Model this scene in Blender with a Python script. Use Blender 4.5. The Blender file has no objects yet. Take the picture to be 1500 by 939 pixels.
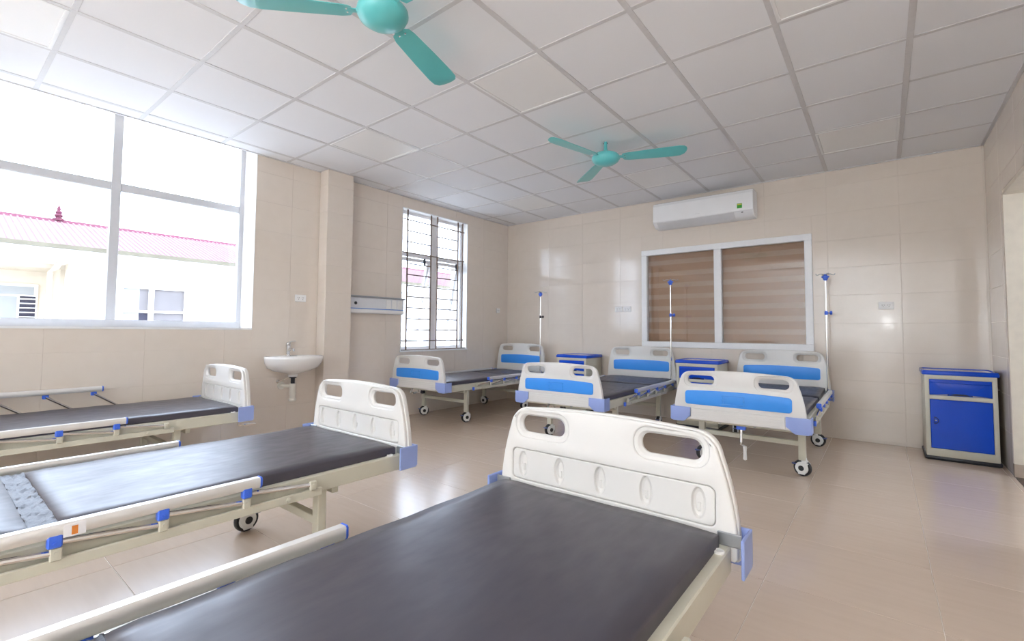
import bpy, bmesh, math, random
from mathutils import Vector, Matrix
from mathutils.geometry import delaunay_2d_cdt
random.seed(7)
PI = math.pi
SC = bpy.context.scene
COL = SC.collection

# ------------------------------------------------------------------ camera
CAM = Vector((4.6307, -0.4539, 1.09))
F = Vector((-0.61924, 0.78373, 0.04808)); RT = Vector((0.78483, 0.61968, 0.00709)); UP = Vector((0.02424, -0.04212, 0.99882))
cam_d = bpy.data.cameras.new('camera')
cam_d.sensor_width = 36.0
cam_d.lens = 685.99 * 36.0 / 1500.0
cam_d.shift_y = (451.81 - 469.5) / 1500.0
cam_d.clip_start = 0.02
cam = bpy.data.objects.new('camera', cam_d)
COL.objects.link(cam)
cam.matrix_world = Matrix(((RT.x, UP.x, -F.x, CAM.x), (RT.y, UP.y, -F.y, CAM.y), (RT.z, UP.z, -F.z, CAM.z), (0, 0, 0, 1)))
SC.camera = cam

# ------------------------------------------------------------------ world, exposure, large lights
SC.view_settings.view_transform = 'Standard'
SC.view_settings.look = 'None'
SC.view_settings.gamma = 1.0
SC.view_settings.use_curve_mapping = False
SC.view_settings.exposure = 0.50
SC.cycles.use_denoising = True
SC.cycles.max_bounces = 10
SC.cycles.diffuse_bounces = 6
SC.cycles.glossy_bounces = 5
SC.cycles.transparent_max_bounces = 16
SC.cycles.sample_clamp_indirect = 12.0
W = bpy.data.worlds.new('sky'); SC.world = W; W.use_nodes = True
bg = W.node_tree.nodes['Background']
bg.inputs['Color'].default_value = (0.70, 0.81, 1.0, 1)       # bright hazy white sky
bg.inputs['Strength'].default_value = 8.2

def portal(name, loc, rot, sx, sy):
    l = bpy.data.lights.new(name, 'AREA'); l.shape = 'RECTANGLE'; l.size = sx; l.size_y = sy
    l.cycles.is_portal = True
    o = bpy.data.objects.new(name, l); COL.objects.link(o); o.location = loc; o.rotation_euler = rot
    return o
# daylight portals in both windows and the added corridor opening
portal('daylight_portal', (-0.54, 0.50, 2.03), (0, -PI / 2, 0), 1.95, 2.2)
portal('daylight_portal', (-0.54, 3.955, 1.75), (0, -PI / 2, 0), 1.9, 1.25)
portal('daylight_portal', (7.78, 3.75, 1.65), (0, PI / 2, 0), 0.9, 1.5)
# the photographer's flash just above the lens: most of it turned back against the rear wall, a little spilling forward
def aim(o, target):
    o.rotation_euler = (Vector(target) - o.location).to_track_quat('-Z', 'Y').to_euler()
fl = bpy.data.lights.new('flash_bounce', 'SPOT'); fl.energy = 1150.0; fl.shadow_soft_size = 0.06; fl.spot_size = math.radians(105); fl.spot_blend = 0.8; fl.color = (0.90, 0.96, 1.0)
flo = bpy.data.objects.new('flash_bounce', fl); COL.objects.link(flo); flo.location = (4.66, -0.60, 1.36); aim(flo, (3.3, -3.2, 1.8))
fs = bpy.data.lights.new('flash_spill', 'POINT'); fs.energy = 5.0; fs.shadow_soft_size = 0.06; fs.color = (0.94, 0.97, 1.0)
fso = bpy.data.objects.new('flash_spill', fs); COL.objects.link(fso); fso.location = (4.72, -0.47, 1.34)

# ------------------------------------------------------------------ materials
MATS = {}
def mat(name, col, rough=0.5, metal=0.0, spec=0.5, coat=0.0, vary=0.0, bump=0.0, bscale=60.0, stretch=(1, 1, 1), tint=None, rand=0.0, rvary=0.0):
    m = bpy.data.materials.new(name); m.use_nodes = True; MATS[name] = m
    nt = m.node_tree; b = nt.nodes['Principled BSDF']
    b.inputs['Base Color'].default_value = (*col, 1)
    b.inputs['Roughness'].default_value = rough
    b.inputs['Metallic'].default_value = metal
    b.inputs['Specular IOR Level'].default_value = spec
    b.inputs['Coat Weight'].default_value = coat
    b.inputs['Coat Roughness'].default_value = 0.08
    tc = nt.nodes.new('ShaderNodeTexCoord'); mp = nt.nodes.new('ShaderNodeMapping')
    mp.inputs['Scale'].default_value = stretch
    nt.links.new(tc.outputs['Object'], mp.inputs['Vector'])
    ns = nt.nodes.new('ShaderNodeTexNoise'); ns.inputs['Scale'].default_value = bscale; ns.inputs['Detail'].default_value = 4
    nt.links.new(mp.outputs['Vector'], ns.inputs['Vector'])
    src = None
    if vary or rand:
        mx = nt.nodes.new('ShaderNodeMix'); mx.data_type = 'RGBA'
        c2 = tint or tuple(c * 0.72 for c in col)
        mx.inputs['A'].default_value = (*col, 1); mx.inputs['B'].default_value = (*c2, 1)
        mr = nt.nodes.new('ShaderNodeMapRange'); mr.inputs['From Min'].default_value = 0.3; mr.inputs['From Max'].default_value = 0.7
        mr.inputs['To Min'].default_value = 0.0; mr.inputs['To Max'].default_value = vary
        nt.links.new(ns.outputs['Fac'], mr.inputs['Value'])
        src = mr.outputs['Result']
        if rand:
            oi = nt.nodes.new('ShaderNodeObjectInfo')
            ma = nt.nodes.new('ShaderNodeMath'); ma.operation = 'MULTIPLY_ADD'; ma.inputs[1].default_value = rand
            nt.links.new(oi.outputs['Random'], ma.inputs[0]); nt.links.new(src, ma.inputs[2]); src = ma.outputs[0]
        nt.links.new(src, mx.inputs['Factor']); nt.links.new(mx.outputs['Result'], b.inputs['Base Color'])
    if rvary:
        r2 = nt.nodes.new('ShaderNodeMapRange'); r2.inputs['From Min'].default_value = 0.3; r2.inputs['From Max'].default_value = 0.7
        r2.inputs['To Min'].default_value = rough; r2.inputs['To Max'].default_value = rough + rvary
        nt.links.new(ns.outputs['Fac'], r2.inputs['Value']); nt.links.new(r2.outputs['Result'], b.inputs['Roughness'])
    if bump:
        bp = nt.nodes.new('ShaderNodeBump'); bp.inputs['Strength'].default_value = bump; bp.inputs['Distance'].default_value = 0.004
        nt.links.new(ns.outputs['Fac'], bp.inputs['Height']); nt.links.new(bp.outputs['Normal'], b.inputs['Normal'])
    return m

def glass_mat(name, tint, refl=1.0):
    m = bpy.data.materials.new(name); m.use_nodes = True; MATS[name] = m
    nt = m.node_tree; nt.nodes.clear()
    out = nt.nodes.new('ShaderNodeOutputMaterial'); tr = nt.nodes.new('ShaderNodeBsdfTransparent'); gl = nt.nodes.new('ShaderNodeBsdfGlossy')
    tr.inputs['Color'].default_value = (*tint, 1); gl.inputs['Roughness'].default_value = 0.01
    fr = nt.nodes.new('ShaderNodeFresnel'); geo = nt.nodes.new('ShaderNodeNewGeometry'); io = nt.nodes.new('ShaderNodeMath'); io.operation = 'MULTIPLY_ADD'
    io.inputs[1].default_value = 1 / 1.5 - 1.5; io.inputs[2].default_value = 1.5        # thin pane: the same reflection from both sides
    nt.links.new(geo.outputs['Backfacing'], io.inputs[0]); nt.links.new(io.outputs[0], fr.inputs['IOR'])
    mu = nt.nodes.new('ShaderNodeMath'); mu.operation = 'MULTIPLY'; mu.inputs[1].default_value = refl
    mx = nt.nodes.new('ShaderNodeMixShader')
    nt.links.new(fr.outputs[0], mu.inputs[0]); nt.links.new(mu.outputs[0], mx.inputs[0])
    nt.links.new(tr.outputs[0], mx.inputs[1]); nt.links.new(gl.outputs[0], mx.inputs[2]); nt.links.new(mx.outputs[0], out.inputs[0])
    return m

mat('wall_tile', (0.77, 0.69, 0.61), 0.10, spec=0.5, vary=0.35, tint=(0.72, 0.635, 0.55), bscale=9, rand=0.15)
mat('wall_grout', (0.72, 0.64, 0.56), 0.8)
mat('floor_tile', (0.71, 0.575, 0.46), 0.20, spec=0.5, vary=0.5, tint=(0.64, 0.505, 0.395), bscale=5, stretch=(0.6, 5, 1), rand=0.25)
mat('floor_grout', (0.86, 0.80, 0.73), 0.8)
mat('ceiling_tile', (0.87, 0.875, 0.90), 0.75, spec=0.25, vary=0.25, tint=(0.83, 0.835, 0.865), bscale=180, bump=0.08)
mat('grid_white', (0.68, 0.67, 0.68), 0.45, bscale=40, vary=0.2)
mat('light_diffuser', (0.88, 0.875, 0.87), 0.35, spec=0.4)
mat('plaster', (0.78, 0.70, 0.58), 0.7, vary=0.3, bscale=14)
mat('white_paint', (0.86, 0.86, 0.86), 0.4, vary=0.1, bscale=20)
mat('upvc', (0.87, 0.87, 0.88), 0.30, vary=0.1, bscale=30)
mat('alu_frame', (0.60, 0.60, 0.62), 0.40, vary=0.1, bscale=30)
mat('skirting_tile', (0.50, 0.40, 0.32), 0.2, vary=0.3, bscale=9)
mat('granite', (0.035, 0.022, 0.018), 0.25, vary=1.0, tint=(0.12, 0.08, 0.06), bscale=140)
mat('abs_white', (0.755, 0.74, 0.715), 0.30, spec=0.45, vary=0.15, bscale=5, tint=(0.715, 0.70, 0.675))
mat('frame_cream', (0.62, 0.60, 0.50), 0.35, spec=0.45, vary=0.25, bscale=8)
mat('vinyl_black', (0.058, 0.051, 0.066), 0.34, spec=0.6, vary=0.5, tint=(0.044, 0.040, 0.056), bscale=14, stretch=(2.2, 0.7, 1), bump=0.10, rvary=0.08)
mat('vinyl_fold', (0.040, 0.036, 0.046), 0.42, spec=0.35, vary=0.4, bscale=30, bump=0.9)
mat('bracket_blue', (0.31, 0.40, 0.76), 0.40, vary=0.15, bscale=20)
mat('panel_blue', (0.045, 0.32, 0.93), 0.35, vary=0.12, bscale=8)
mat('panel_clear', (0.06, 0.32, 0.90), 0.12, coat=0.6)
mat('clamp_blue', (0.06, 0.17, 0.80), 0.35, vary=0.15, bscale=20)
mat('pedal_blue', (0.10, 0.13, 0.32), 0.4, vary=0.15, bscale=20)
mat('aluminium', (0.80, 0.79, 0.77), 0.36, metal=0.45, vary=0.15, bscale=30, stretch=(1, 0.05, 1))
mat('chrome', (0.80, 0.79, 0.78), 0.12, metal=1.0, vary=0.1, bscale=30)
mat('steel_grey', (0.42, 0.44, 0.46), 0.35, metal=0.7, vary=0.2, bscale=30)
mat('rubber', (0.018, 0.018, 0.02), 0.5, vary=0.3, bscale=40)
mat('wheel_white', (0.80, 0.80, 0.78), 0.30, vary=0.1, bscale=20)
mat('night_blue', (0.004, 0.075, 0.62), 0.24, spec=0.3, vary=0.2, bscale=6)
mat('night_top', (0.45, 0.46, 0.52), 0.12, vary=0.2, bscale=6)
mat('fan_teal', (0.14, 0.60, 0.61), 0.28, coat=0.3, vary=0.15, bscale=8)
mat('ac_white', (0.88, 0.88, 0.89), 0.25, vary=0.08, bscale=8)
mat('ac_grey', (0.72, 0.72, 0.73), 0.35, vary=0.1, bscale=20)
mat('label_green', (0.06, 0.42, 0.05), 0.4, vary=0.2, bscale=60)
mat('label_yellow', (0.75, 0.62, 0.10), 0.4, vary=0.2, bscale=60)
mat('ceramic', (0.90, 0.89, 0.88), 0.08, spec=0.6, vary=0.06, bscale=10)
mat('pvc_white', (0.80, 0.77, 0.70), 0.35, vary=0.1, bscale=20)
mat('black_plastic', (0.012, 0.013, 0.02), 0.4, vary=0.2, bscale=30)
mat('grille_brown', (0.17, 0.115, 0.085), 0.5, vary=0.4, bscale=40)
mat('blind_wood', (0.47, 0.30, 0.195), 0.8, vary=0.6, tint=(0.41, 0.255, 0.16), bscale=40, stretch=(0.15, 1, 12))
mat('blind_sheer', (0.58, 0.43, 0.315), 0.85, vary=0.4, bscale=80)
mat('socket_white', (0.86, 0.85, 0.84), 0.3, vary=0.08, bscale=30)
mat('head_unit', (0.74, 0.75, 0.78), 0.3, vary=0.1, bscale=20)
mat('stripe_blue', (0.10, 0.28, 0.68), 0.35, vary=0.1, bscale=20)
mat('ridge_red', (0.12, 0.035, 0.055), 0.8, spec=0.1, vary=0.4, bscale=2)
mat('roof_red', (0.20, 0.128, 0.132), 0.8, spec=0.1, vary=0.4, bscale=2)
mat('ext_white', (0.80, 0.79, 0.76), 0.8, vary=0.2, bscale=2)
mat('ext_cream', (0.66, 0.58, 0.47), 0.8, vary=0.3, bscale=2)
mat('ext_concrete', (0.15, 0.135, 0.10), 0.9, spec=0.1, vary=0.7, bscale=5)
mat('ext_dark', (0.04, 0.039, 0.06), 0.5, spec=0.1, vary=0.4, bscale=4)
mat('ext_pane', (0.18, 0.165, 0.165), 0.5, spec=0.1, vary=0.5, bscale=3)
mat('ext_light_pane', (0.34, 0.35, 0.35), 0.4, spec=0.1, vary=0.3, bscale=3)
mat('ground_concrete', (0.42, 0.40, 0.37), 0.9, vary=0.5, bscale=1)
mat('sticker_orange', (0.75, 0.25, 0.05), 0.5, vary=0.2, bscale=60)
mat('sticker_paper', (0.80, 0.80, 0.82), 0.5, vary=0.1, bscale=60)
glass_mat('window_glass', (0.97, 0.98, 0.98))
glass_mat('tinted_glass', (0.93, 0.92, 0.91), refl=1.0)

# ------------------------------------------------------------------ mesh helpers
def rrect(cx, cy, hw, hh, r, n=6):
    pts = []
    for (sx, sy, a0) in ((1, 1, 0), (-1, 1, PI / 2), (-1, -1, PI), (1, -1, 1.5 * PI)):
        for k in range(n + 1):
            a = a0 + k / n * PI / 2
            pts.append((cx + sx * (hw - r) + r * math.cos(a), cy + sy * (hh - r) + r * math.sin(a)))
    return pts
def ellipse(cx, cy, rx, ry, n=20):
    return [(cx + rx * math.cos(2 * PI * k / n), cy + ry * math.sin(2 * PI * k / n)) for k in range(n)]

class G:
    def __init__(s): s.v = []; s.f = []
    def add(s, v, f):
        o = len(s.v); s.v += [tuple(p) for p in v]; s.f += [tuple(i + o for i in q) for q in f]; return s
    def box(s, x0, x1, y0, y1, z0, z1):
        v = [(x0, y0, z0), (x1, y0, z0), (x1, y1, z0), (x0, y1, z0), (x0, y0, z1), (x1, y0, z1), (x1, y1, z1), (x0, y1, z1)]
        return s.add(v, [(0, 3, 2, 1), (4, 5, 6, 7), (0, 1, 5, 4), (1, 2, 6, 5), (2, 3, 7, 6), (3, 0, 4, 7)])
    def bm(s, b):
        b.verts.index_update(); s.add([v.co[:] for v in b.verts], [[v.index for v in f.verts] for f in b.faces]); b.free(); return s
    def bbox(s, x0, x1, y0, y1, z0, z1, r, seg=2):
        b = bmesh.new(); bmesh.ops.create_cube(b, size=1.0)
        for v in b.verts:
            v.co = Vector(((x0 + x1) / 2 + v.co.x * (x1 - x0), (y0 + y1) / 2 + v.co.y * (y1 - y0), (z0 + z1) / 2 + v.co.z * (z1 - z0)))
        bmesh.ops.bevel(b, geom=list(b.edges), offset=r, segments=seg, profile=0.5, affect='EDGES')
        return s.bm(b)
    def loft(s, rings, cap0=True, cap1=True, closed=True):
        n = len(rings[0]); o = len(s.v)
        for r in rings: s.v += [tuple(p) for p in r]
        for k in range(len(rings) - 1):
            for i in range(n if closed else n - 1):
                j = (i + 1) % n
                s.f.append((o + k * n + i, o + k * n + j, o + (k + 1) * n + j, o + (k + 1) * n + i))
        if cap0: s.f.append(tuple(o + i for i in reversed(range(n))))
        if cap1: s.f.append(tuple(o + (len(rings) - 1) * n + i for i in range(n)))
        return s
    def cyl(s, p0, p1, r0, r1=None, n=14):
        return s.tube([p0, p1], [r0, r0 if r1 is None else r1], n)
    def tube(s, pts, r, n=8, sx=1.0):
        pts = [Vector(p) for p in pts]
        rs = r if isinstance(r, (list, tuple)) else [r] * len(pts)
        rings = []; ref = None
        for i, p in enumerate(pts):
            t = (pts[min(i + 1, len(pts) - 1)] - pts[max(i - 1, 0)]).normalized()
            if ref is None: ref = Vector((0, 0, 1)) if abs(t.z) < 0.9 else Vector((1, 0, 0))
            a = t.cross(ref).normalized(); b = a.cross(t).normalized(); ref = b
            rings.append([p + (a * math.cos(2 * PI * k / n) * sx + b * math.sin(2 * PI * k / n)) * rs[i] for k in range(n)])
        return s.loft(rings)
    def lathe(s, prof, org, n=20, axis='z'):
        rings = []
        for r, h in prof:
            ring = []
            for k in range(n):
                c, d = r * math.cos(2 * PI * k / n), r * math.sin(2 * PI * k / n)
                q = (c, d, h) if axis == 'z' else ((h, c, d) if axis == 'x' else (d, h, c))
                ring.append((org[0] + q[0], org[1] + q[1], org[2] + q[2]))
            rings.append(ring)
        return s.loft(rings)
    def fill(s, outlines, t, bev, fn, res=2):
        """flat filled outlines (first = border, others = holes), thickness t, rounded edges; fn maps (x, y, depth) to a point"""
        clean = []
        for k, o in enumerate(outlines):
            q = []
            for p in o:
                if not q or math.hypot(p[0] - q[-1][0], p[1] - q[-1][1]) > 1e-5: q.append(p)
            if math.hypot(q[0][0] - q[-1][0], q[0][1] - q[-1][1]) < 1e-5: q.pop()
            ar = sum(a[0] * b[1] - b[0] * a[1] for a, b in zip(q, q[1:] + q[:1]))
            if (ar > 0) != (k == 0): q.reverse()          # border counter-clockwise, holes clockwise
            clean.append(q)
        def inset(q, d):
            out = []; n = len(q)
            for i in range(n):
                a, b, c = Vector(q[i - 1]), Vector(q[i]), Vector(q[(i + 1) % n])
                e0, e1 = (b - a).normalized(), (c - b).normalized()
                n0, n1 = Vector((-e0.y, e0.x)), Vector((-e1.y, e1.x))
                m = n0 + n1
                m = m / max(m.length_squared, 0.35) * 2
                out.append((b.x + m.x * d, b.y + m.y * d))
            return out
        steps = [(bev * (1 - math.sin(a)), t / 2 - bev * (1 - math.cos(a))) for a in [k / (res + 1) * PI / 2 for k in range(res + 2)]] if bev else [(0.0, t / 2)]
        caps = []
        for q in clean:
            lev = [(d, z) for d, z in steps]               # front: from inset cap edge out to the wall
            rings = [[(x, y, z) for x, y in inset(q, d)] for d, z in lev]
            rings += [[(x, y, -z) for x, y in inset(q, d)] for d, z in reversed(lev)]
            o = len(s.v); n = len(q)
            s.loft([[fn(*p) for p in r] for r in rings], False, False)
            caps.append((o, o + (len(rings) - 1) * n, inset(q, steps[0][0])))
        pts = [Vector(p) for c in caps for p in c[2]]; eds = []; k0 = 0
        for c in caps:
            n = len(c[2]); eds += [(k0 + i, k0 + (i + 1) % n) for i in range(n)]; k0 += n
        vo, _, fo, ov, _, _ = delaunay_2d_cdt(pts, eds, [], 0, 1e-7)
        def inside(x, y):
            r = False
            for c in caps:
                q = c[2]
                for (ax, ay), (bx, by) in zip(q, q[1:] + q[:1]):
                    if (ay > y) != (by > y) and x < (bx - ax) * (y - ay) / (by - ay) + ax: r = not r
            return r
        tris = []
        for tr in fo:
            if all(ov[i] for i in tr) and inside(sum(vo[i].x for i in tr) / 3, sum(vo[i].y for i in tr) / 3): tris.append(tuple(ov[i][0] for i in tr))
        for base in (0, 1):
            idx = [c[base] + i for c in caps for i in range(len(c[2]))]
            for tri in tris: s.f.append(tuple(idx[i] for i in (tri if base == 0 else tuple(reversed(tri)))))
        return s
    def mesh(s, name='m', smooth=True, ang=32, weld=False):
        me = bpy.data.meshes.new(name); me.from_pydata(s.v, [], s.f)
        b = bmesh.new(); b.from_mesh(me)
        if weld: bmesh.ops.remove_doubles(b, verts=b.verts, dist=1e-5)
        bmesh.ops.recalc_face_normals(b, faces=b.faces); b.to_mesh(me); b.free()
        if smooth:
            me.polygons.foreach_set('use_smooth', [True] * len(me.polygons)); me.set_sharp_from_angle(angle=math.radians(ang))
        me.update(); return me

CACHE = {}
def cached(key, fn):
    if key not in CACHE: CACHE[key] = fn()
    return CACHE[key]
def add(name, me, m=None, parent=None, loc=(0, 0, 0), rot=(0, 0, 0)):
    if isinstance(me, G): me = me.mesh(name)
    o = bpy.data.objects.new(name, me); COL.objects.link(o)
    o.location = loc; o.rotation_euler = rot
    if parent is not None: o.parent = parent
    if m and me is not None:
        if not me.materials: me.materials.append(MATS[m])
    return o
def thing(name, label, cat, loc=(0, 0, 0), rz=0.0, group=None):
    o = add(name, None, loc=loc, rot=(0, 0, rz)); return tag(o, label, cat, group)
def tag(o, label, cat, group=None):
    o['label'] = label; o['category'] = cat
    if group: o['group'] = group
    return o
def struct(name, me, m, label, cat=None):
    o = add(name, me, m); o['kind'] = 'structure'; o['label'] = label
    if cat: o['category'] = cat
    return o

# ------------------------------------------------------------------ room shell
XL, XR, YB, YF, ZC = -0.18, 5.40, 5.515, -3.2, 2.82
TT = 0.0022                      # tile thickness on the walls
TOP = 3.05
def slab(g, axis, c0, c1, u0, u1, v0, v1):
    return g.box(c0, c1, u0, u1, v0, v1) if axis == 'x' else g.box(u0, u1, c0, c1, v0, v1)
def wall_base(axis, c0, c1, u0, u1, v0, v1, ops):
    """slabs around the openings (openings given left to right)"""
    g = G(); u = u0
    for (a, b, z0, z1) in sorted(ops):
        slab(g, axis, c0, c1, u, a, v0, v1)
        if z0 > v0: slab(g, axis, c0, c1, a, b, v0, z0)
        if z1 < v1: slab(g, axis, c0, c1, a, b, z1, v1)
        u = b
    slab(g, axis, c0, c1, u, u1, v0, v1)
    return g.mesh('wall', smooth=False)
def minus(rects, o):
    out = []
    for (a, b, c, d) in rects:
        oa, ob, oc, od = max(a, o[0]), min(b, o[1]), max(c, o[2]), min(d, o[3])
        if oa >= ob or oc >= od: out.append((a, b, c, d)); continue
        if a < oa: out.append((a, oa, c, d))
        if ob < b: out.append((ob, b, c, d))
        if c < oc: out.append((oa, ob, c, oc))
        if od < d: out.append((oa, ob, od, d))
    return [r for r in out if r[1] - r[0] > 0.004 and r[3] - r[2] > 0.004]
def lay(parent, name, m, us, vs, ops, place, gap=0.0012):
    """one object per tile of a grid, clipped at openings; place(u, v, h) -> xyz with h the height above the face"""
    for a, b in zip(us, us[1:]):
        for c, d in zip(vs, vs[1:]):
            rects = [(0, b - a, 0, d - c)]
            for o in ops: rects = minus(rects, (o[0] - a, o[1] - a, o[2] - c, o[3] - c))
            if not rects: continue
            key = (name, m, place.key, tuple(tuple(round(q, 4) for q in r) for r in rects))
            def build():
                g = G()
                for r in rects:
                    x0, x1, y0, y1 = r[0] + gap, r[1] - gap, r[2] + gap, r[3] - gap; e = 0.0008
                    P0 = [(x0, y0, 0), (x1, y0, 0), (x1, y1, 0), (x0, y1, 0)]
                    P1 = [(x0, y0, TT - e), (x1, y0, TT - e), (x1, y1, TT - e), (x0, y1, TT - e)]
                    P2 = [(x0 + e, y0 + e, TT), (x1 - e, y0 + e, TT), (x1 - e, y1 - e, TT), (x0 + e, y1 - e, TT)]
                    g.loft([[place.loc(*q) for q in R] for R in (P0, P1, P2)], cap0=False)
                return g.mesh(name, smooth=False)
            add(name, cached(key, build), m, parent, loc=place.at(a, c))
class Place:
    def __init__(s, key, loc, at): s.key = key; s.loc = loc; s.at = at
def edges(lo, hi, ref, step):
    k0 = math.ceil((lo - ref) / step - 1e-6); e = [lo]
    while ref + k0 * step < hi - 1e-6:
        v = ref + k0 * step
        if v - e[-1] > 0.01: e.append(v)
        k0 += 1
    if hi - e[-1] < 0.01: e[-1] = hi
    else: e.append(hi)
    return e

W1 = (-0.545, 1.556, 1.095, 2.98)          # big window in the left wall (y0, y1, z0, z1)
W2 = (3.350, 4.560, 0.825, 2.680)         # barred window
W3 = (2.125, 4.055, 0.895, 2.170)         # inner window in the back wall (x0, x1, z0, z1)
D1 = (3.10, 4.790, 0.0, 2.19)             # doorway in the right wall
COLM = (2.220, 2.528)                     # column on the left wall
vz = edges(0, ZC, 0.025, 0.2925)

floor = struct('floor', G().box(XL - 0.1, XR + 0.001, YF - 0.1, YB + 0.1, -0.12, -TT + 0.0005).mesh(smooth=False), 'floor_grout', 'pale grouted beige stone tile floor of the ward', 'floor')
lay(floor, 'floor_tile', 'floor_tile', edges(XL, XR, 4.194, 0.588), edges(YF, YB, 1.905, 0.588), [],
    Place('f', lambda u, v, h: (u, v, h - TT), lambda a, c: (a, c, 0)))
wl = struct('wall_left', wall_base('x', XL - 0.34, XL - TT, YF - 0.1, YB + 0.2, -0.1, TOP, [W1, W2]), 'wall_grout', 'beige tiled wall with the two outside windows', 'wall')
lay(wl, 'wall_tile', 'wall_tile', edges(YF, YB, 1.915, 0.6), vz, [W1, W2, (COLM[0], COLM[1], 0, 3), (-0.98, -0.68, 0, 3)],
    Place('l', lambda u, v, h: (h - TT, u, v), lambda a, c: (XL, a, c)))
add('bulkhead', G().box(XL - 0.005, XL + 0.012, W1[0] - 0.1, W1[1] + 0.05, ZC + 0.02, TOP).mesh(smooth=False), 'white_paint', wl)
# column standing proud of the left wall
cx = -0.02
cg = struct('wall_column', G().box(XL - 0.02, cx - TT, COLM[0] + TT, COLM[1] - TT, -0.1, TOP).mesh(smooth=False), 'wall_grout', 'tiled square column beside the wash basin', 'column')
ce = vz
lay(cg, 'wall_tile', 'wall_tile', [COLM[0], COLM[1]], ce, [], Place('cf', lambda u, v, h: (h - TT, u, v), lambda a, c: (cx, a, c)), gap=0.0008)
lay(cg, 'wall_tile', 'wall_tile', [XL, cx], ce, [], Place('cs', lambda u, v, h: (u, TT - h, v), lambda a, c: (a, COLM[0], c)), gap=0.0008)
lay(cg, 'wall_tile', 'wall_tile', [XL, cx], ce, [], Place('cr', lambda u, v, h: (u, h - TT, v), lambda a, c: (a, COLM[1], c)), gap=0.0008)
COLM2 = (-0.98, -0.68)
cg2 = struct('wall_column', G().box(XL - 0.02, cx, COLM2[0], COLM2[1], -0.1, TOP).mesh(smooth=False), 'wall_tile', 'tiled square column past the far side of the big window', 'column')
wb = struct('wall_back', wall_base('y', YB + TT, YB + 0.2, XL - 0.2, XR + 0.25, -0.1, TOP, [W3]), 'wall_grout', 'beige glossy tiled wall with the inner window', 'wall')
lay(wb, 'wall_tile', 'wall_tile', edges(XL, XR, 4.790, 0.595), vz, [W3], Place('b', lambda u, v, h: (u, TT - h, v), lambda a, c: (a, YB, c)))
wr = struct('wall_right', wall_base('x', XR + TT, XR + 0.25, YF - 0.1, YB + 0.2, -0.1, TOP, [D1]), 'wall_grout', 'beige tiled wall with the doorway', 'wall')
lay(wr, 'wall_tile', 'wall_tile', edges(YF, YB, 4.915, 0.6), vz, [D1], Place('r', lambda u, v, h: (TT - h, u, v), lambda a, c: (XR, a, c)))
struct('wall_rear', wall_base('y', YF - 0.2, YF, XL - 0.2, XR + 0.25, -0.1, TOP, []), 'white_paint', 'wall behind the bed heads, whitened to bounce the flash', 'wall')  # unseen wall, made white so the bounced flash does not turn warm
struct('light_block_slab', G().box(XL - 0.4, XR + 0.3, YF - 0.2, YB + 0.25, TOP, TOP + 0.15).mesh(smooth=False), 'white_paint', 'unseen slab added above the suspended ceiling to block sky light', 'roof')  # added overhead to stop sky light leaking into the room
# doorway: plastered reveals, skirting, dark granite threshold, corridor beyond closed in to limit daylight
d1 = struct('door_1', G().box(XR - 0.001, XR + 0.30, D1[1] - 0.004, D1[1] + 0.03, 0.10, D1[3]).mesh(smooth=False), 'plaster', 'cream plastered doorway opening onto the corridor', 'doorway')
add('lintel', G().box(XR - 0.001, XR + 0.30, D1[0], D1[1], D1[3] - 0.004, D1[3] + 0.03).mesh(smooth=False), 'plaster', d1)
add('jamb', G().box(XR - 0.001, XR + 0.30, D1[0] - 0.03, D1[0] + 0.004, 0.0, D1[3]).mesh(smooth=False), 'plaster', d1)
add('skirting', G().box(XR - 0.002, XR + 0.30, D1[1] - 0.012, D1[1] + 0.03, 0.0, 0.10).mesh(smooth=False), 'skirting_tile', d1)
add('threshold', G().box(XR + 0.002, XR + 0.30, D1[0], D1[1] - 0.012, -0.05, 0.004).mesh(smooth=False), 'granite', d1)
struct('floor_corridor', G().box(XR + 0.29, XR + 2.3, 1.0, 7.0, -0.15, -0.01).mesh(smooth=False), 'granite', 'dark granite floor of the corridor outside the doorway', 'floor')
struct('wall_corridor_added', G().box(XR + 2.2, XR + 2.35, 1.0, 7.0, -0.1, 1.2).box(XR + 2.2, XR + 2.35, 1.0, 7.0, 2.1, 2.9).box(XR + 2.2, XR + 2.35, 1.0, 3.0, 1.2, 2.1).box(XR + 2.2, XR + 2.35, 4.5, 7.0, 1.2, 2.1).box(XR + .25, XR + 2.3, 6.9, 7.0, -.1, 2.9).box(XR + .25, XR + 2.3, 1.0, 1.1, -.1, 2.9).mesh(smooth=False), 'plaster', 'unseen cream corridor walls added to dim the doorway, with a daylight opening', 'wall')  # unseen walls added to dim the doorway, gap cut to admit some daylight
struct('ceiling_corridor_added', G().box(XR + .25, XR + 2.35, 1.0, 7.0, 2.9, 3.0).mesh(smooth=False), 'white_paint', 'unseen white corridor ceiling added outside the doorway to cut sky light', 'ceiling')  # unseen cover added so less sky light reaches the doorway

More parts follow.
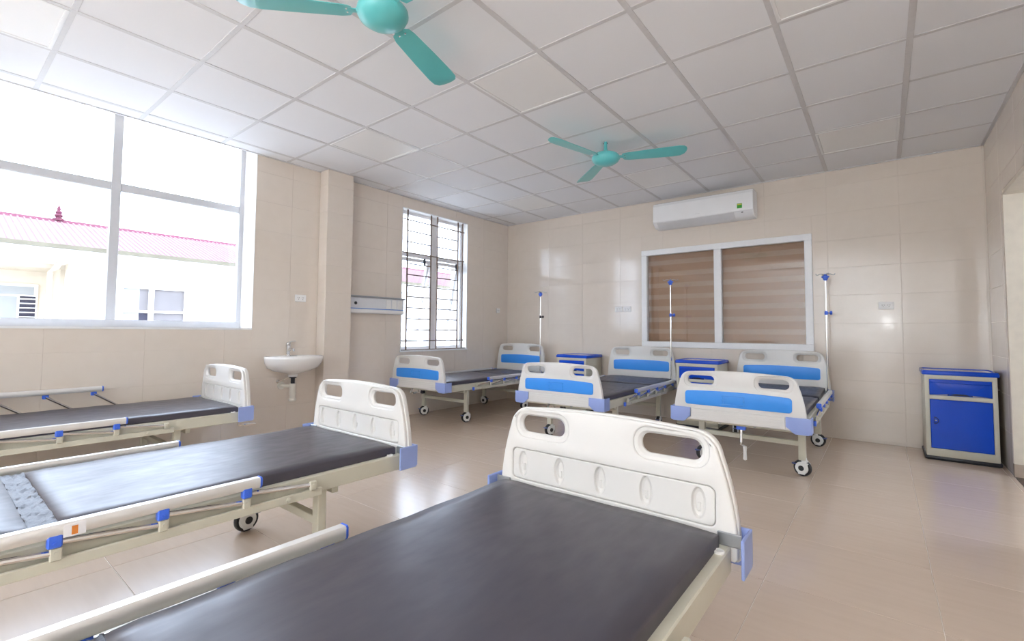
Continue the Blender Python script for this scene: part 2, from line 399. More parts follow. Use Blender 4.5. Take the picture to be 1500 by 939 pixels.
# ------------------------------------------------------------------ suspended ceiling
TX, TY = 0.6, 0.61566
gx = [XL] + [TX * i for i in range(0, 9)] + [XR]
gy = [YF] + [TY * j for j in range(-5, 9)] + [YB]
ceil = struct('ceiling', G().box(XL, XR, YF, YB, ZC + 0.020, ZC + 0.026).mesh(smooth=False), 'white_paint', 'white suspended ceiling of square mineral tiles', 'ceiling')
LIGHTS = {(i, j) for i in (1, 4, 7) for j in (-5, -1, 3, 7)}
for a, b in zip(gx, gx[1:]):
    for c, d in zip(gy, gy[1:]):
        ij = (round(a / TX), round(c / TY))
        if ij in LIGHTS and b - a > 0.5 and d - c > 0.5: continue
        w, h = b - a, d - c
        add('ceiling_tile', cached(('ct', round(w, 3), round(h, 3)), lambda: G().box(-w / 2 + .004, w / 2 - .004, -h / 2 + .004, h / 2 - .004, 0, 0.014).mesh(smooth=False)),
            'ceiling_tile', ceil, loc=((a + b) / 2, (c + d) / 2, ZC + 0.003 + random.uniform(0, 0.0012)))
for x in gx[1:-1]:
    add('grid_bar', cached('gby', lambda: G().bbox(-0.0165, 0.0165, YF, YB, 0, 0.012, 0.001, 1).mesh(smooth=False)), 'grid_white', ceil, loc=(x, 0, ZC + 0.0005))
for y in gy[1:-1]:
    add('grid_bar', cached('gbx', lambda: G().bbox(XL, XR, -0.0145, 0.0145, 0, 0.012, 0.001, 1).mesh(smooth=False)), 'grid_white', ceil, loc=(0, y, ZC + 0.0010))
for (x0, x1, y0, y1) in ((XR - 0.022, XR, YF, YB), (XL, XL + 0.02, YF, YB), (XL, XR, YB - 0.02, YB), (XL, XR, YF, YF + 0.02)):
    add('edge_angle', G().box(x0, x1, y0, y1, ZC - 0.004, ZC + 0.012).mesh(smooth=False), 'grid_white', ceil)
near = {(1, -1): 'above the big window', (4, -1): 'beside the near teal fan, over the front beds', (7, -1): 'over the front beds towards the doorway wall',
        (1, 3): 'beside the tiled column', (4, 3): 'between the two teal fans', (7, 3): 'over the gap between bed rows',
        (1, 7): 'over the far corner beside the barred window', (4, 7): 'just in front of the air conditioner', (7, 7): 'above the lone nightstand corner'}
for (i, j) in sorted(LIGHTS):
    if j == -5: continue
    t = thing('ceiling_light', 'square flush ceiling light panel, unlit, ' + near[(i, j)], 'ceiling light', (TX * (i + .5), TY * (j + .5), ZC), group='flush ceiling light panels')
    hw, hh = TX / 2 - 0.012, TY / 2 - 0.012
    add('light_frame', cached('lfr', lambda: G().fill([rrect(0, 0, hw, hh, .002, 1), rrect(0, 0, hw - .020, hh - .020, .002, 1)], 0.010, 0.002, lambda x, y, z: (x, y, z + 0.003), 1).mesh()), 'white_paint', t)
    add('diffuser', cached('ldf', lambda: G().box(-hw + .018, hw - .018, -hh + .018, hh - .018, 0.002, 0.008).mesh(smooth=False)), 'light_diffuser', t)

# ------------------------------------------------------------------ big window (window_1)
fx0, fx1 = -0.50, -0.45
w1 = struct('window_1', G().box(fx0, fx1, W1[0], W1[1], W1[2], W1[2] + 0.066).mesh(smooth=False), 'alu_frame', 'tall wide window with white frame and four panes in view, under the ceiling', 'window')
ys = [-0.480, 0.539, 1.545]
for k, y in enumerate(ys):
    add('mullion', G().bbox(fx0, fx1, y - 0.033, y + 0.033, W1[2] + 0.066, W1[3], 0.003, 1), 'alu_frame', w1)
add('head_rail', G().box(fx0, fx1, W1[0], W1[1], W1[3] - 0.03, W1[3]).mesh(smooth=False), 'alu_frame', w1)
for a, b in zip(ys, ys[1:]):
    add('transom', G().bbox(fx0 + .004, fx1 - .004, a + 0.034, b - 0.034, 2.262, 2.330, 0.003, 1), 'alu_frame', w1)
    add('pane', G().box(-0.477, -0.473, a + .03, b - .03, W1[2] + .06, 2.264).mesh(smooth=False), 'window_glass', w1)
    add('pane', G().box(-0.477, -0.473, a + .03, b - .03, 2.328, W1[3] - .03).mesh(smooth=False), 'window_glass', w1)
for nm, q in dict(jamb=(XL - .34, XL + .001, W1[1] - .004, W1[1] + .001, W1[2], W1[3]), sill=(XL - .36, XL + .004, W1[0], W1[1], W1[2] - .012, W1[2] + .004)).items():
    add(nm, G().box(*q).mesh(smooth=False), 'white_paint', w1)
add('jamb', G().box(XL - .34, XL + .001, W1[0] - .001, W1[0] + .012, W1[2], W1[3]).mesh(smooth=False), 'white_paint', w1)

# ------------------------------------------------------------------ barred window (window_2)
w2 = struct('window_2', G().bbox(-0.335, -0.285, W2[0], W2[1], W2[2], W2[2] + 0.05, 0.003, 1), 'upvc', 'white casement window with brown steel security bars', 'window')
for (a, b, c, d) in ((W2[0], W2[0] + .05, W2[2] + .05, W2[3]), (W2[1] - .05, W2[1], W2[2] + .05, W2[3]), (W2[0] + .05, W2[1] - .05, W2[3] - .05, W2[3]),
                     (3.945, 4.060, W2[2] + .05, W2[3] - .05)):
    add('frame_bar', G().bbox(-0.335, -0.285, a, b, c, d, 0.003, 1), 'upvc', w2)
for (a, b) in ((W2[0] + .05, 3.945), (4.060, W2[1] - .05)):
    add('transom', G().bbox(-0.33, -0.29, a, b, 2.07, 2.13, 0.003, 1), 'upvc', w2)
    add('pane', G().box(-0.312, -0.308, a, b, 2.13, W2[3] - .05).mesh(smooth=False), 'window_glass', w2)
    # top-hung sash standing open, bottom outwards
    h = 2.06 - (W2[2] + 0.06); w_ = b - a
    sash = add('sash', G().fill([rrect(w_ / 2, -h / 2, w_ / 2 - .004, h / 2 - .003, .004, 1), rrect(w_ / 2, -h / 2, w_ / 2 - .05, h / 2 - .05, .004, 1)], 0.035, 0.003, lambda x, y, z: (z, x, y), 1),
               'upvc', w2, loc=(-0.315, a, 2.065), rot=(0, math.radians(13), 0))
    add('pane', G().box(-.002, .002, .048, w_ - .048, -h + .048, -.048).mesh(smooth=False), 'window_glass', sash)
    add('stay', G().tube([(-0.30, b - .06, 1.32), (-0.42, b - .10, 1.62)], 0.004, 6).tube([(-0.30, a + .06, 1.32), (-0.42, a + .10, 1.62)], 0.004, 6), 'steel_grey', w2)
    add('sash_handle', G().bbox(-.30, -.272, (a + b) / 2 + .14, (a + b) / 2 + .16, 1.98, 2.07, .003, 1), 'black_plastic', w2)
for nm, q in (('jamb', (XL - .34, XL + .001, W2[1] - .010, W2[1] + .001, W2[2], W2[3])), ('jamb', (XL - .34, XL + .001, W2[0] - .001, W2[0] + .010, W2[2], W2[3])),
              ('jamb', (XL - .34, XL + .001, W2[0], W2[1], W2[3] - .01, W2[3] + .001)), ('sill', (XL - .36, XL + .012, W2[0] - .01, W2[1] + .01, W2[2] - .014, W2[2] + .003))):
    add(nm, G().box(*q).mesh(smooth=False), 'white_paint', w2)
gr = add('security_grille', G().bbox(XL - .026, XL - .012, W2[0] + .01, W2[1] - .01, W2[2] + .004, W2[2] + .016, .001, 1), 'grille_brown', w2)
gyv = [3.452, 3.857, 3.972, 4.375, 4.470]
for y in gyv:
    add('bar', G().box(XL - .027, XL - .012, y - .0075, y + .0075, W2[2] + .01, W2[3] - .012).mesh(smooth=False), 'grille_brown', gr)
for k in range(12):
    z = 0.952 + 0.144 * k
    segs = [(W2[0] + .008, W2[1] - .06)] if k in (0, 8, 11) else [(gyv[0], gyv[1]), (gyv[2], gyv[3])]
    for (a, b) in segs:
        add('bar', G().box(XL - .025, XL - .013, a, b, z - .0065, z + .0065).mesh(smooth=False), 'grille_brown', gr)

# ------------------------------------------------------------------ inner window with blinds (window_3)
fy0, fy1 = YB - 0.018, YB + 0.05
fw = 0.072
xm = 3.085
w3 = struct('window_3', G().bbox(W3[0], W3[1], fy0, fy1, W3[2], W3[2] + fw, 0.004, 1), 'upvc', 'white framed inner window of two panes with striped brown blinds', 'window')
for (a, b, c, d) in ((W3[0], W3[1], W3[3] - fw, W3[3]), (W3[0], W3[0] + fw, W3[2] + fw, W3[3] - fw), (W3[1] - fw, W3[1], W3[2] + fw, W3[3] - fw), (xm - .042, xm + .042, W3[2] + fw, W3[3] - fw)):
    add('frame_bar', G().bbox(a, b, fy0, fy1, c, d, 0.004, 1), 'upvc', w3)
for (a, b) in ((W3[0] + fw, xm - .042), (xm + .042, W3[1] - fw)):
    add('pane', G().box(a - .004, b + .004, YB + .014, YB + .019, W3[2] + fw - .004, W3[3] - fw + .004).mesh(smooth=False), 'tinted_glass', w3)
struct('wall_recess', G().box(W3[0] - .02, W3[1] + .02, YB + .205, YB + .22, W3[2] - .02, W3[3] + .02).mesh(smooth=False), 'plaster', 'closed back of the inner window recess', 'wall')
for k, (a, b) in enumerate(((W3[0] + fw - .01, xm - .038), (xm + .038, W3[1] - fw + .01))):
    t = thing('zebra_blind', ('narrower' if k == 0 else 'wider') + ' brown banded roller blind behind the inner window ' + ('pane nearer the barred window' if k == 0 else 'pane nearer the lone nightstand'), 'blind', ((a + b) / 2, YB + .075, W3[3] - .03), group='striped blinds in the inner window')
    hw = (b - a) / 2
    add('head_tube', G().cyl((-hw, 0.02, 0.0), (hw, 0.02, 0.0), 0.028, n=16), 'blind_wood', t)
    z = -0.02; q = 0
    while z > -(W3[3] - W3[2] - 0.05):
        hgt = 0.090 if q % 2 == 0 else 0.060
        y = 0.0 if q % 2 == 0 else 0.004
        add('blind_band', G().box(-hw, hw, y, y + .0016, z - hgt, z).mesh(smooth=False), 'blind_wood' if q % 2 == 0 else 'blind_sheer', t)
        z -= hgt; q += 1
    add('bottom_rail', G().bbox(-hw, hw, -.006, .008, z - .02, z, .003, 1), 'blind_wood', t)

# ------------------------------------------------------------------ hospital bed
def up(x, y, z): return (x, -z, y)              # outline in (x, z), depth along -y
HW = 0.455
def board_outline(zb, zt, inset=0.0):
    wb_, wt, r, arch = HW - inset, 0.405 - inset, 0.075, 0.012
    zb += inset; zt -= inset
    pts = [(-wb_ + .01, zb), (wb_ - .01, zb), (wb_, zb + .01)]
    z_end = zt - arch - r * 0.9
    for k in range(1, 9):
        t_ = k / 8
        pts.append((wb_ - (wb_ - wt) * t_ ** 2.0, zb + .01 + (z_end - zb - .01) * t_))
    for k in range(1, 9):
        a = 0.12 + k / 8 * (PI / 2 - 0.17)
        pts.append((wt - r + r * math.cos(a) - 0.0, z_end - r * .12 + r * math.sin(a)))
    zc_ = pts[-1][1]; xc_ = pts[-1][0]
    for k in range(1, 12):
        x = xc_ * (1 - 2 * k / 12)
        pts.append((x, zc_ + (zt - zc_) * (1 - (x / xc_) ** 2)))
    right = [p for p in pts[3:19]]
    for (x, z) in reversed(right): pts.append((-x, z))
    pts.append((-wb_, zb + .01))
    return pts
def board(dz, top):
    """dz lifts handles and panels (head board is taller); outer face -y carries the blue panel"""
    hl = [(-0.25, 0.722 + dz), (0.25, 0.722 + dz)]
    hole_o = [rrect(x, z, 0.121, 0.052, 0.045) for x, z in hl]
    hole_i = [rrect(x, z, 0.098, 0.033, 0.030) for x, z in hl]
    g = G()
    g.fill([board_outline(0.41, top)] + hole_o, 0.026, 0.006, lambda x, y, z: up(x, y, z + 0.009))
    pan = rrect(0, 0.562 + dz, 0.388, 0.060, 0.02)
    g.fill([board_outline(0.41, top, 0.005)] + hole_o + [pan], 0.022, 0.007, lambda x, y, z: up(x, y, z - 0.011))
    for o, i in zip(hole_o, hole_i):             # wide soft rim around each hand hole
        mid = [(a * .45 + c * .55, b * .45 + d * .55) for (a, b), (c, d) in zip(o, i)]
        g.loft([[up(x, y, 0.017) for x, y in o], [up(x, y, 0.013) for x, y in mid], [up(x, y, 0.003) for x, y in i], [up(x, y, -0.006) for x, y in i], [up(x, y, -0.016) for x, y in mid], [up(x, y, -0.0175) for x, y in o]], False, False)
    return g.mesh('board', ang=27)
def inner_panel(dz):
    ov = [ellipse(x, 0.565 + dz, 0.021, 0.047) for x in (-.338, -.169, 0, .169, .338)]
    g = G().fill([rrect(0, 0.562 + dz, 0.3865, 0.0585, 0.019)] + ov, 0.018, 0.004, lambda x, y, z: up(x, y, z - 0.010))
    for o in ov:                                  # dished bottom of each slot
        cxx = sum(p[0] for p in o) / len(o); czz = sum(p[1] for p in o) / len(o)
        sm = [(cxx + (x - cxx) * .55, czz + (z - czz) * .7) for x, z in o]
        g.loft([[up(x, z, -0.0165) for x, z in o], [up(cxx + (x - cxx) * .85, czz + (zq - czz) * .9, -0.010) for x, zq in o for z in (zq,)], [up(x, z, -0.0055) for x, z in sm]], False, True)
        g.bbox(cxx - .003, cxx + .007, .0045, .009, czz - .028, czz - .002, .001, 1)
    return g.mesh('inner_panel', ang=27)
def blue_panel(z0, z1):
    hw = 0.365; pts = rrect(0, (z0 + z1) / 2, hw, (z1 - z0) / 2, 0.022)
    pts = [(x, z + (0.012 * (1 - (x / hw) ** 2) if z > (z0 + z1) / 2 else 0)) for x, z in pts]
    top = [(hw * .9 * (1 - 2 * k / 12), z1 + 0.012 * (1 - (.9 * (1 - 2 * k / 12)) ** 2)) for k in range(13)]
    n = 7
    pts = pts[:n] + top[1:-1] + pts[n:]
    return G().fill([pts], 0.008, 0.003, lambda x, y, z: up(x, y, z + 0.0235)).mesh('blue_panel', ang=40)
def bracket(s):
    """corner cover: plate on the end face with a stepped lower edge plus a side plate"""
    z0, z1 = 0.392, 0.505
    c = [(0.478, z1), (0.325, z1), (0.325, z0 + .045), (0.345, z0 + .030), (0.362, z0 + .012), (0.380, z0), (0.460, z0), (0.478, z0 + .012)]
    g = G().fill([[(s * x, z) for x, z in c]], 0.012, 0.003, lambda x, y, z: up(x, y, z + 0.029), 1)
    xs = sorted((s * 0.469, s * 0.478))
    g.bbox(xs[0], xs[1], -.030, .075, z0 + .003, z1, .003, 1)
    return g.mesh('bracket')
def caster_meshes():
    R = 0.062
    tyre = G().lathe([(R - .012, -.016), (R - .004, -.015), (R, -.008), (R, .008), (R - .004, .015), (R - .012, .016)], (0, 0, 0), 28, 'y').mesh()
    disc = G().lathe([(.003, -.024), (.030, -.024), (R - .017, -.020), (R - .014, -.010), (R - .014, .010), (R - .017, .020), (.030, .024), (.003, .024)], (0, 0, 0), 28, 'y').mesh()
    hub = G().lathe([(.002, -.034), (.017, -.034), (.020, -.031), (.020, .031), (.017, .034), (.002, .034)], (0, 0, 0), 18, 'y').mesh()
    fork = G()
    for s in (-1, 1):
        o = [(-.022, .016), (.024, .016)] + [(.050 * math.cos(a) * .86 + .0, .050 * math.sin(a)) for a in ()] + [(.046, .062), (.044, .098), (-.020, .098), (-.030, .062)]
        fork.fill([o], 0.007, 0.002, lambda x, y, z: (x, s * 0.026 + z, y - 0.062), 1)
    fork.bbox(-.022, .046, -.029, .029, .032, .042, .004, 1)
    fork.lathe([(.020, .038), (.024, .040), (.024, .056), (.016, .060), (.014, .075)], (0.016, 0, 0), 16)
    ped = G().bbox(-.072, -.026, -.020, .020, .018, .028, .004, 1).bbox(-.040, -.018, -.012, .012, .010, .040, .004, 1)
    return tyre, disc, hub, fork.mesh(), ped.mesh()
LEGY = (-0.585, 0.60)
TABS = [-.500, -.237, .024, .284, .545]
def side_rail(bed, s, lift, blocks):
    x = s * 0.452
    g = G().bbox(*sorted((x - s * .008, x + s * .006)), -.545, .63, .384, .416, .002, 1).bbox(*sorted((x - s * .030, x - s * .006)), -.52, .60, .384, .390, .002, 1)
    for yb_ in (-.40, .45): g.lathe([(.010, 0), (.009, s * .006), (.004, s * .008)], (x + s * .006, yb_, .400), 10, 'x')
    r = add('side_rail', cached(('srl', s), lambda: g.mesh()), 'frame_cream', bed)
    if blocks: add('end_block', cached(('seb', s), lambda: G().bbox(*sorted((x - s * .010, x + s * .009)), -.565, -.538, .381, .419, .003, 1).mesh()), 'clamp_blue', r)
    L = 0.266
    dz = lift if lift else 0.030
    dy = math.sqrt(L * L - dz * dz)
    zp = 0.436
    for k, y in enumerate(TABS):
        add('hinge_tab', cached(('tab', s), lambda: G().bbox(*sorted((x, x + s * .016)), -.014, .014, .414, .452, .003, 1).cyl((x + s * .012, 0, zp), (x + s * .020, 0, zp), .005, n=8).mesh()), 'frame_cream', r, loc=(0, y, 0))
        yo = s * 0.0
        add('strut', cached(('strut', s, lift), lambda: G().tube([(x + s * .005, 0, zp), (x + s * .005, dy, zp + dz)], .0092, 10).mesh()), 'chrome', r, loc=(0, y, 0))
        add('clamp', cached(('clamp', s, lift), lambda: G().bbox(*sorted((x - s * .003, x + s * .022)), -.017, .017, zp + dz - .013, zp + dz + .026, .004, 1).cyl((x + s * .020, 0, zp + dz), (x + s * .026, 0, zp + dz), .005, n=8).mesh()), 'clamp_blue', r, loc=(0, y + dy, 0))
    zt = zp + dz + .034
    y0, y1 = TABS[0] + dy - .045, TABS[-1] + dy + .06
    prof = [(.013, .020), (.017, .015), (.017, -.012), (.012, -.018), (-.012, -.018), (-.017, -.012), (-.017, .015), (-.013, .020)]
    add('handrail', cached(('hr', s, lift), lambda: G().loft([[(x + s * .004 + px, y, zt + pz) for px, pz in prof] for y in (y0, y1)]).mesh(ang=50)), 'aluminium', r)
    for y, n in ((y0, -1), (y1, 1)):
        add('end_cap', cached(('hc', s, lift, n), lambda: G().loft([[(x + s * .004 + px * f, yy, zt + .001 + (pz - .001) * f) for px, pz in prof] for yy, f in ((y, 1.06), (y + n * .006, 1.06), (y + n * .010, .8))]).mesh(ang=50)), 'clamp_blue', r)
    return r
def mattress(y0, y1, z0=0.456, z1=0.506):
    """thin vinyl pad: soft edges and faint unevenness"""
    b = bmesh.new(); nx, ny = 14, max(4, int((y1 - y0) / 0.06)); hw = 0.405
    rr = random.Random(int(y0 * 1000))
    grid = {}
    def zz(u, v): return 0.0012 * math.sin(u * 9 + v * 7) + 0.0010 * math.sin(v * 23 + u * 3) + rr.uniform(-.0006, .0006)
    rings = []
    top = []
    for j in range(ny + 1):
        for i in range(nx + 1):
            u = -1 + 2 * i / nx; v = y0 + (y1 - y0) * j / ny
            e = min(1 - abs(u), 0.10) / 0.10; f = min(v - y0, y1 - v, 0.03) / 0.03
            top.append((u * (hw - .004), min(max(v, y0 + .004), y1 - .004), z1 + zz(u, v) - 0.004 * (1 - min(e, 1)) - 0.003 * (1 - f)))
    g = G(); w = nx + 1
    g.add(top, [(j * w + i, j * w + i + 1, (j + 1) * w + i + 1, (j + 1) * w + i) for j in range(ny) for i in range(nx)])
    border = [i for i in range(w)] + [j * w + nx for j in range(1, ny + 1)] + [ny * w + i for i in range(nx - 1, -1, -1)] + [j * w for j in range(ny - 1, 0, -1)]
    n = len(border); o = len(g.v)
    def out(p, d, z): 
        return (max(min(p[0] * (1 + d), hw), -hw) if abs(abs(p[0]) - (hw - .004)) < 1e-6 else p[0], (y0 if p[1] - y0 < .0041 else (y1 if y1 - p[1] < .0041 else p[1])), z)
    for idx in border: p = g.v[idx]; g.v.append(out(p, .02, p[2] - .006))
    for idx in border: p = g.v[idx]; g.v.append(out(p, .02, z0 + .004))
    for idx in border: p = g.v[idx]; g.v.append((p[0] * .99, p[1], z0))
    for k in range(n):
        k2 = (k + 1) % n
        g.f.append((border[k], border[k2], o + k2, o + k)); g.f.append((o + k, o + k2, o + n + k2, o + n + k)); g.f.append((o + n + k, o + n + k2, o + 2 * n + k2, o + 2 * n + k))
    g.f.append(tuple(o + 2 * n + k for k in range(n)))
    b.free()
    return g.mesh('mattress', ang=60)
def hinge_strip():
    """crumpled vinyl fold joining the two mattress sections"""
    g = G(); n = 48; rows = []
    cs = [(.266, .006), (.272, .002), (.281, .007), (.292, .003), (.303, .008), (.314, .003), (.325, .007), (.334, .002), (.340, .006)]
    for i in range(n + 1):
        x = -.402 + .804 * i / n
        rows.append([(x, y, 0.503 - d - .0035 * math.sin(x * 61 + k * 1.9) * math.sin(x * 23 + k * .7) - .002 * math.sin(x * 137 + k * 2.3)) for k, (y, d) in enumerate(cs)])
    g.loft(rows, False, False, closed=False)
    g.box(-.402, .402, .268, .338, .456, .478)
    return g.mesh('hinge', ang=70)

def make_bed(label, loc, rz, lifts=(0, 0), crank='folded', swivel=(0, 0, 0, 0), tilt=0.0, sticker=False, card=True, pedal='pedal_blue', seam=True):
    t = thing('hospital_bed', label, 'bed', loc, rz, 'hospital beds')
    # frame: side beams, end beams, deck
    fr = add('frame', cached('frame', lambda: G().bbox(-.432, -.395, -.992, .992, .388, .462, .004, 1).bbox(.395, .432, -.992, .992, .388, .462, .004, 1)
             .bbox(-.395, .395, -.992, -.955, .392, .452, .004, 1).bbox(-.395, .395, .955, .992, .392, .452, .004, 1).bbox(-.395, .395, -.02, .02, .392, .430, .003, 1).mesh()), 'frame_cream', t)
    for sx in (-1, 1):
        for sy in (-1, 1):
            add('socket_ring', cached('ring', lambda: G().lathe([(.008, .000), (.016, .000), (.016, .005), (.013, .007), (.008, .005)], (0, 0, 0), 16).mesh()), 'wheel_white', fr, loc=(sx * .4135, sy * .93, .462))
    add('deck', cached('deck', lambda: G().bbox(-.39, .39, -.95, .30, .444, .455, .003, 1).bbox(-.39, .39, .31, .95, .444, .455, .003, 1).mesh()), 'frame_cream', t)
    add('mattress', cached('matt_leg', lambda: mattress(-.968, .272)), 'vinyl_black', t)
    mb = cached('matt_back', lambda: mattress(.334, .960))
    a = math.radians(tilt); p = Vector((0, .334, .456)); rot = Matrix.Rotation(a, 4, 'X')
    o = add('mattress', mb, 'vinyl_black', t); o.matrix_local = Matrix.Translation(p) @ rot @ Matrix.Translation(-p)
    add('mattress_hinge', cached('hinge', hinge_strip), 'vinyl_fold', t)
    # boards
    for end, s, dz, top in (('footboard', -1, 0.0, 0.798), ('headboard', 1, 0.103, 0.905)):
        flip = 0 if s < 0 else 0
        y = s * 1.018
        # foot board: blue face outwards; head board: blue face towards the mattress
        bo = add(end, cached(('board', end), lambda: board(dz, top)), 'abs_white', t, loc=(0, y, 0), rot=(0, 0, 0))
        add('slotted_panel', cached(('inn', end), lambda: inner_panel(dz)), 'abs_white', bo)
        add('blue_panel', cached(('blue', end), (lambda: blue_panel(0.530, 0.634)) if s < 0 else (lambda: blue_panel(0.602, 0.724))), 'panel_blue', bo)
        if s < 0:
            add('lower_lip', cached('lip', lambda: G().bbox(-.322, .322, -.0265, -.016, .413, .500, .004, 1).bbox(-.322, .322, -.0285, -.02, .432, .436, .001, 1).bbox(-.322, .322, -.0285, -.02, .452, .456, .001, 1).bbox(-.322, .322, -.0285, -.02, .472, .476, .001, 1).mesh()), 'abs_white', bo)
            if card:
                def cardm():
                    g = G().fill([rrect(-.015, .582, .074, .036, .004, 2), rrect(-.015, .582, .068, .030, .004, 2)], .003, .001, lambda x, y_, z: up(x, y_, z + .0285), 1)
                    for ix in (-1, 1):
                        for iz in (-1, 0, 1): g.bbox(-.015 + ix * .074 - .005, -.015 + ix * .074 + .005, -.031, -.027, .582 + iz * .030 - .005, .582 + iz * .030 + .005, .001, 1)
                    return g.mesh()
                add('card_holder', cached('card', cardm), 'panel_clear', bo)
        for sx in (-1, 1):
            yy = s * 1.018
            add('corner_bracket', cached(('brk', sx), lambda: bracket(sx)), 'bracket_blue', t, loc=(0, yy, 0) if s < 0 else (0, yy, 0), rot=(0, 0, 0) if s < 0 else (0, 0, PI)) if s < 0 else \
                add('corner_bracket', cached(('brk', -sx), lambda: bracket(-sx)), 'bracket_blue', t, loc=(0, yy, 0), rot=(0, 0, PI))
            add('board_clip', cached(('clip', sx), lambda: G().bbox(*sorted((sx * .395, sx * .462)), -.004, .004, .462, .500, .002, 1).lathe([(.002, -.012), (.007, -.010), (.009, -.004), (.009, 0)], (sx * .425, 0, .482), 10, 'y').mesh()), 'steel_grey', t, loc=(0, s * 0.990, 0), rot=(0, 0, 0))
    # legs, cross bars, casters
    ty, di, hu, fo, pe = cached('caster', caster_meshes)
    i = 0
    for y in LEGY:
        add('cross_bar', cached('xbar', lambda: G().bbox(-.35, .35, -.018, .018, .225, .262, .003, 1).mesh()), 'frame_cream', t, loc=(0, y, 0))
        for sx in (-1, 1):
            add('leg', cached('leg', lambda: G().bbox(-.025, .025, -.020, .020, .118, .392, .004, 1).bbox(-.034, .034, -.030, .030, .380, .390, .003, 1).mesh()), 'frame_cream', t, loc=(sx * .368, y, 0))
            c = add('caster', fo, 'wheel_white', t, loc=(sx * .368, y, .062), rot=(0, 0, math.radians(swivel[i])))
            add('tyre', ty, 'rubber', c); add('wheel_disc', di, 'wheel_white', c); add('wheel_hub', hu, 'rubber', c); add('brake_pedal', pe, pedal, c)
            i += 1
    # under-deck push rod and crank at the foot end
    add('crank_rod', cached('rod', lambda: G().cyl((-.12, -1.0, .405), (-.12, -.20, .405), .011, n=10).cyl((.12, -1.0, .405), (.12, -.20, .405), .011, n=10).bbox(-.16, .16, -.30, -.26, .375, .395, .003, 1).mesh()), 'steel_grey', t)
    add('cross_brace', cached('brace', lambda: G().bbox(-.395, .395, -.66, -.63, .352, .389, .003, 1).bbox(-.395, .395, .63, .66, .352, .389, .003, 1).mesh()), 'frame_cream', t)
    if crank == 'down':
        cr = add('crank', cached('crk_d', lambda: G().cyl((.02, -.95, .375), (.02, -.97, .268), .0105, n=12).tube([(.02, -.97, .268), (.02, -.985, .255), (.05, -1.0, .252)], .006, 8).mesh()), 'chrome', t)
        add('crank_grip', cached('crg_d', lambda: G().lathe([(.005, .0), (.013, .006), (.011, .06), (.014, .10), (.005, .105)], (.052, -1.0, .150), 12).mesh()), 'abs_white', cr)
        add('crank_yoke', cached('cry_d', lambda: G().bbox(-.012, .052, -.975, -.935, .362, .402, .004, 1).mesh()), 'clamp_blue', cr)
    else:
        cr = add('crank', cached('crk_f', lambda: G().tube([(-.12, -1.0, .395), (-.12, -1.03, .352), (-.12, -1.0, .345), (-.12, -.90, .350)], .008, 8).bbox(-.17, -.02, -.96, -.93, .350, .392, .004, 1).mesh()), 'chrome', t)
        add('crank_grip', cached('crg_f', lambda: G().cyl((-.12, -.985, .346), (-.12, -.88, .350), .013, n=12).mesh()), 'steel_grey', cr)
        add('crank_yoke', cached('cry_f', lambda: G().bbox(-.02, .02, -.965, -.92, .345, .380, .004, 1).mesh()), 'black_plastic', cr)
    if crank == 'side':
        c2 = add('crank', cached('crk_s', lambda: G().tube([(-.345, -1.0, .395), (-.345, -.995, .355), (-.345, -1.005, .346), (-.345, -1.030, .345)], .006, 8).mesh()), 'chrome', t)
        add('crank_grip', cached('crg_s', lambda: G().lathe([(.006, -.10), (.010, -.095), (.010, -.01), (.006, 0)], (-.345, -1.025, .345), 12, 'y').mesh()), 'chrome', c2)
    for s, l in zip((-1, 1), lifts):
        sr = side_rail(t, s, l, crank == 'down' or loc[1] > 3)
        if sticker and s == sticker:
            add('sticker', G().box(*sorted((s * .4726, s * .4736)), .222, .272, .478, .514).mesh(smooth=False), 'sticker_paper', sr)
            add('sticker_mark', G().box(*sorted((s * .4736, s * .4741)), .240, .254, .482, .507).mesh(smooth=False), 'sticker_orange', sr)
    return t
rd = math.radians
# front row: foot ends towards the aisle
make_bed('hospital bed with low rails, third of the front row counting from the big window', (3.835, 0.06, 0), PI, swivel=(20, 160, 10, 200))
make_bed('hospital bed of the front row showing a folded seam across its mattress, middle of three', (2.27, 0.105, 0), PI, sticker=-1, swivel=(75, 95, 30, 150))
make_bed('hospital bed along the big window wall with one side rail raised', (0.37, 0.11, 0), PI, lifts=(0, 0.155), crank='side', swivel=(40, 120, 10, 80))
# back row: heads at the back wall
make_bed('hospital bed under the inner window with a crank handle hanging below its blue footboard', (3.757, 4.365, 0), rd(0.3), crank='down', swivel=(60, -15, 100, 175), tilt=3.0)
make_bed('hospital bed with blue end panels standing between the two nightstands', (2.225, 4.285, 0), rd(1.6), swivel=(70, 110, 60, 95), tilt=2.0)
make_bed('hospital bed with blue end panels set along the barred window in the corner', (0.335, 4.215, 0), rd(1.0), swivel=(60, 70, 190, 70))

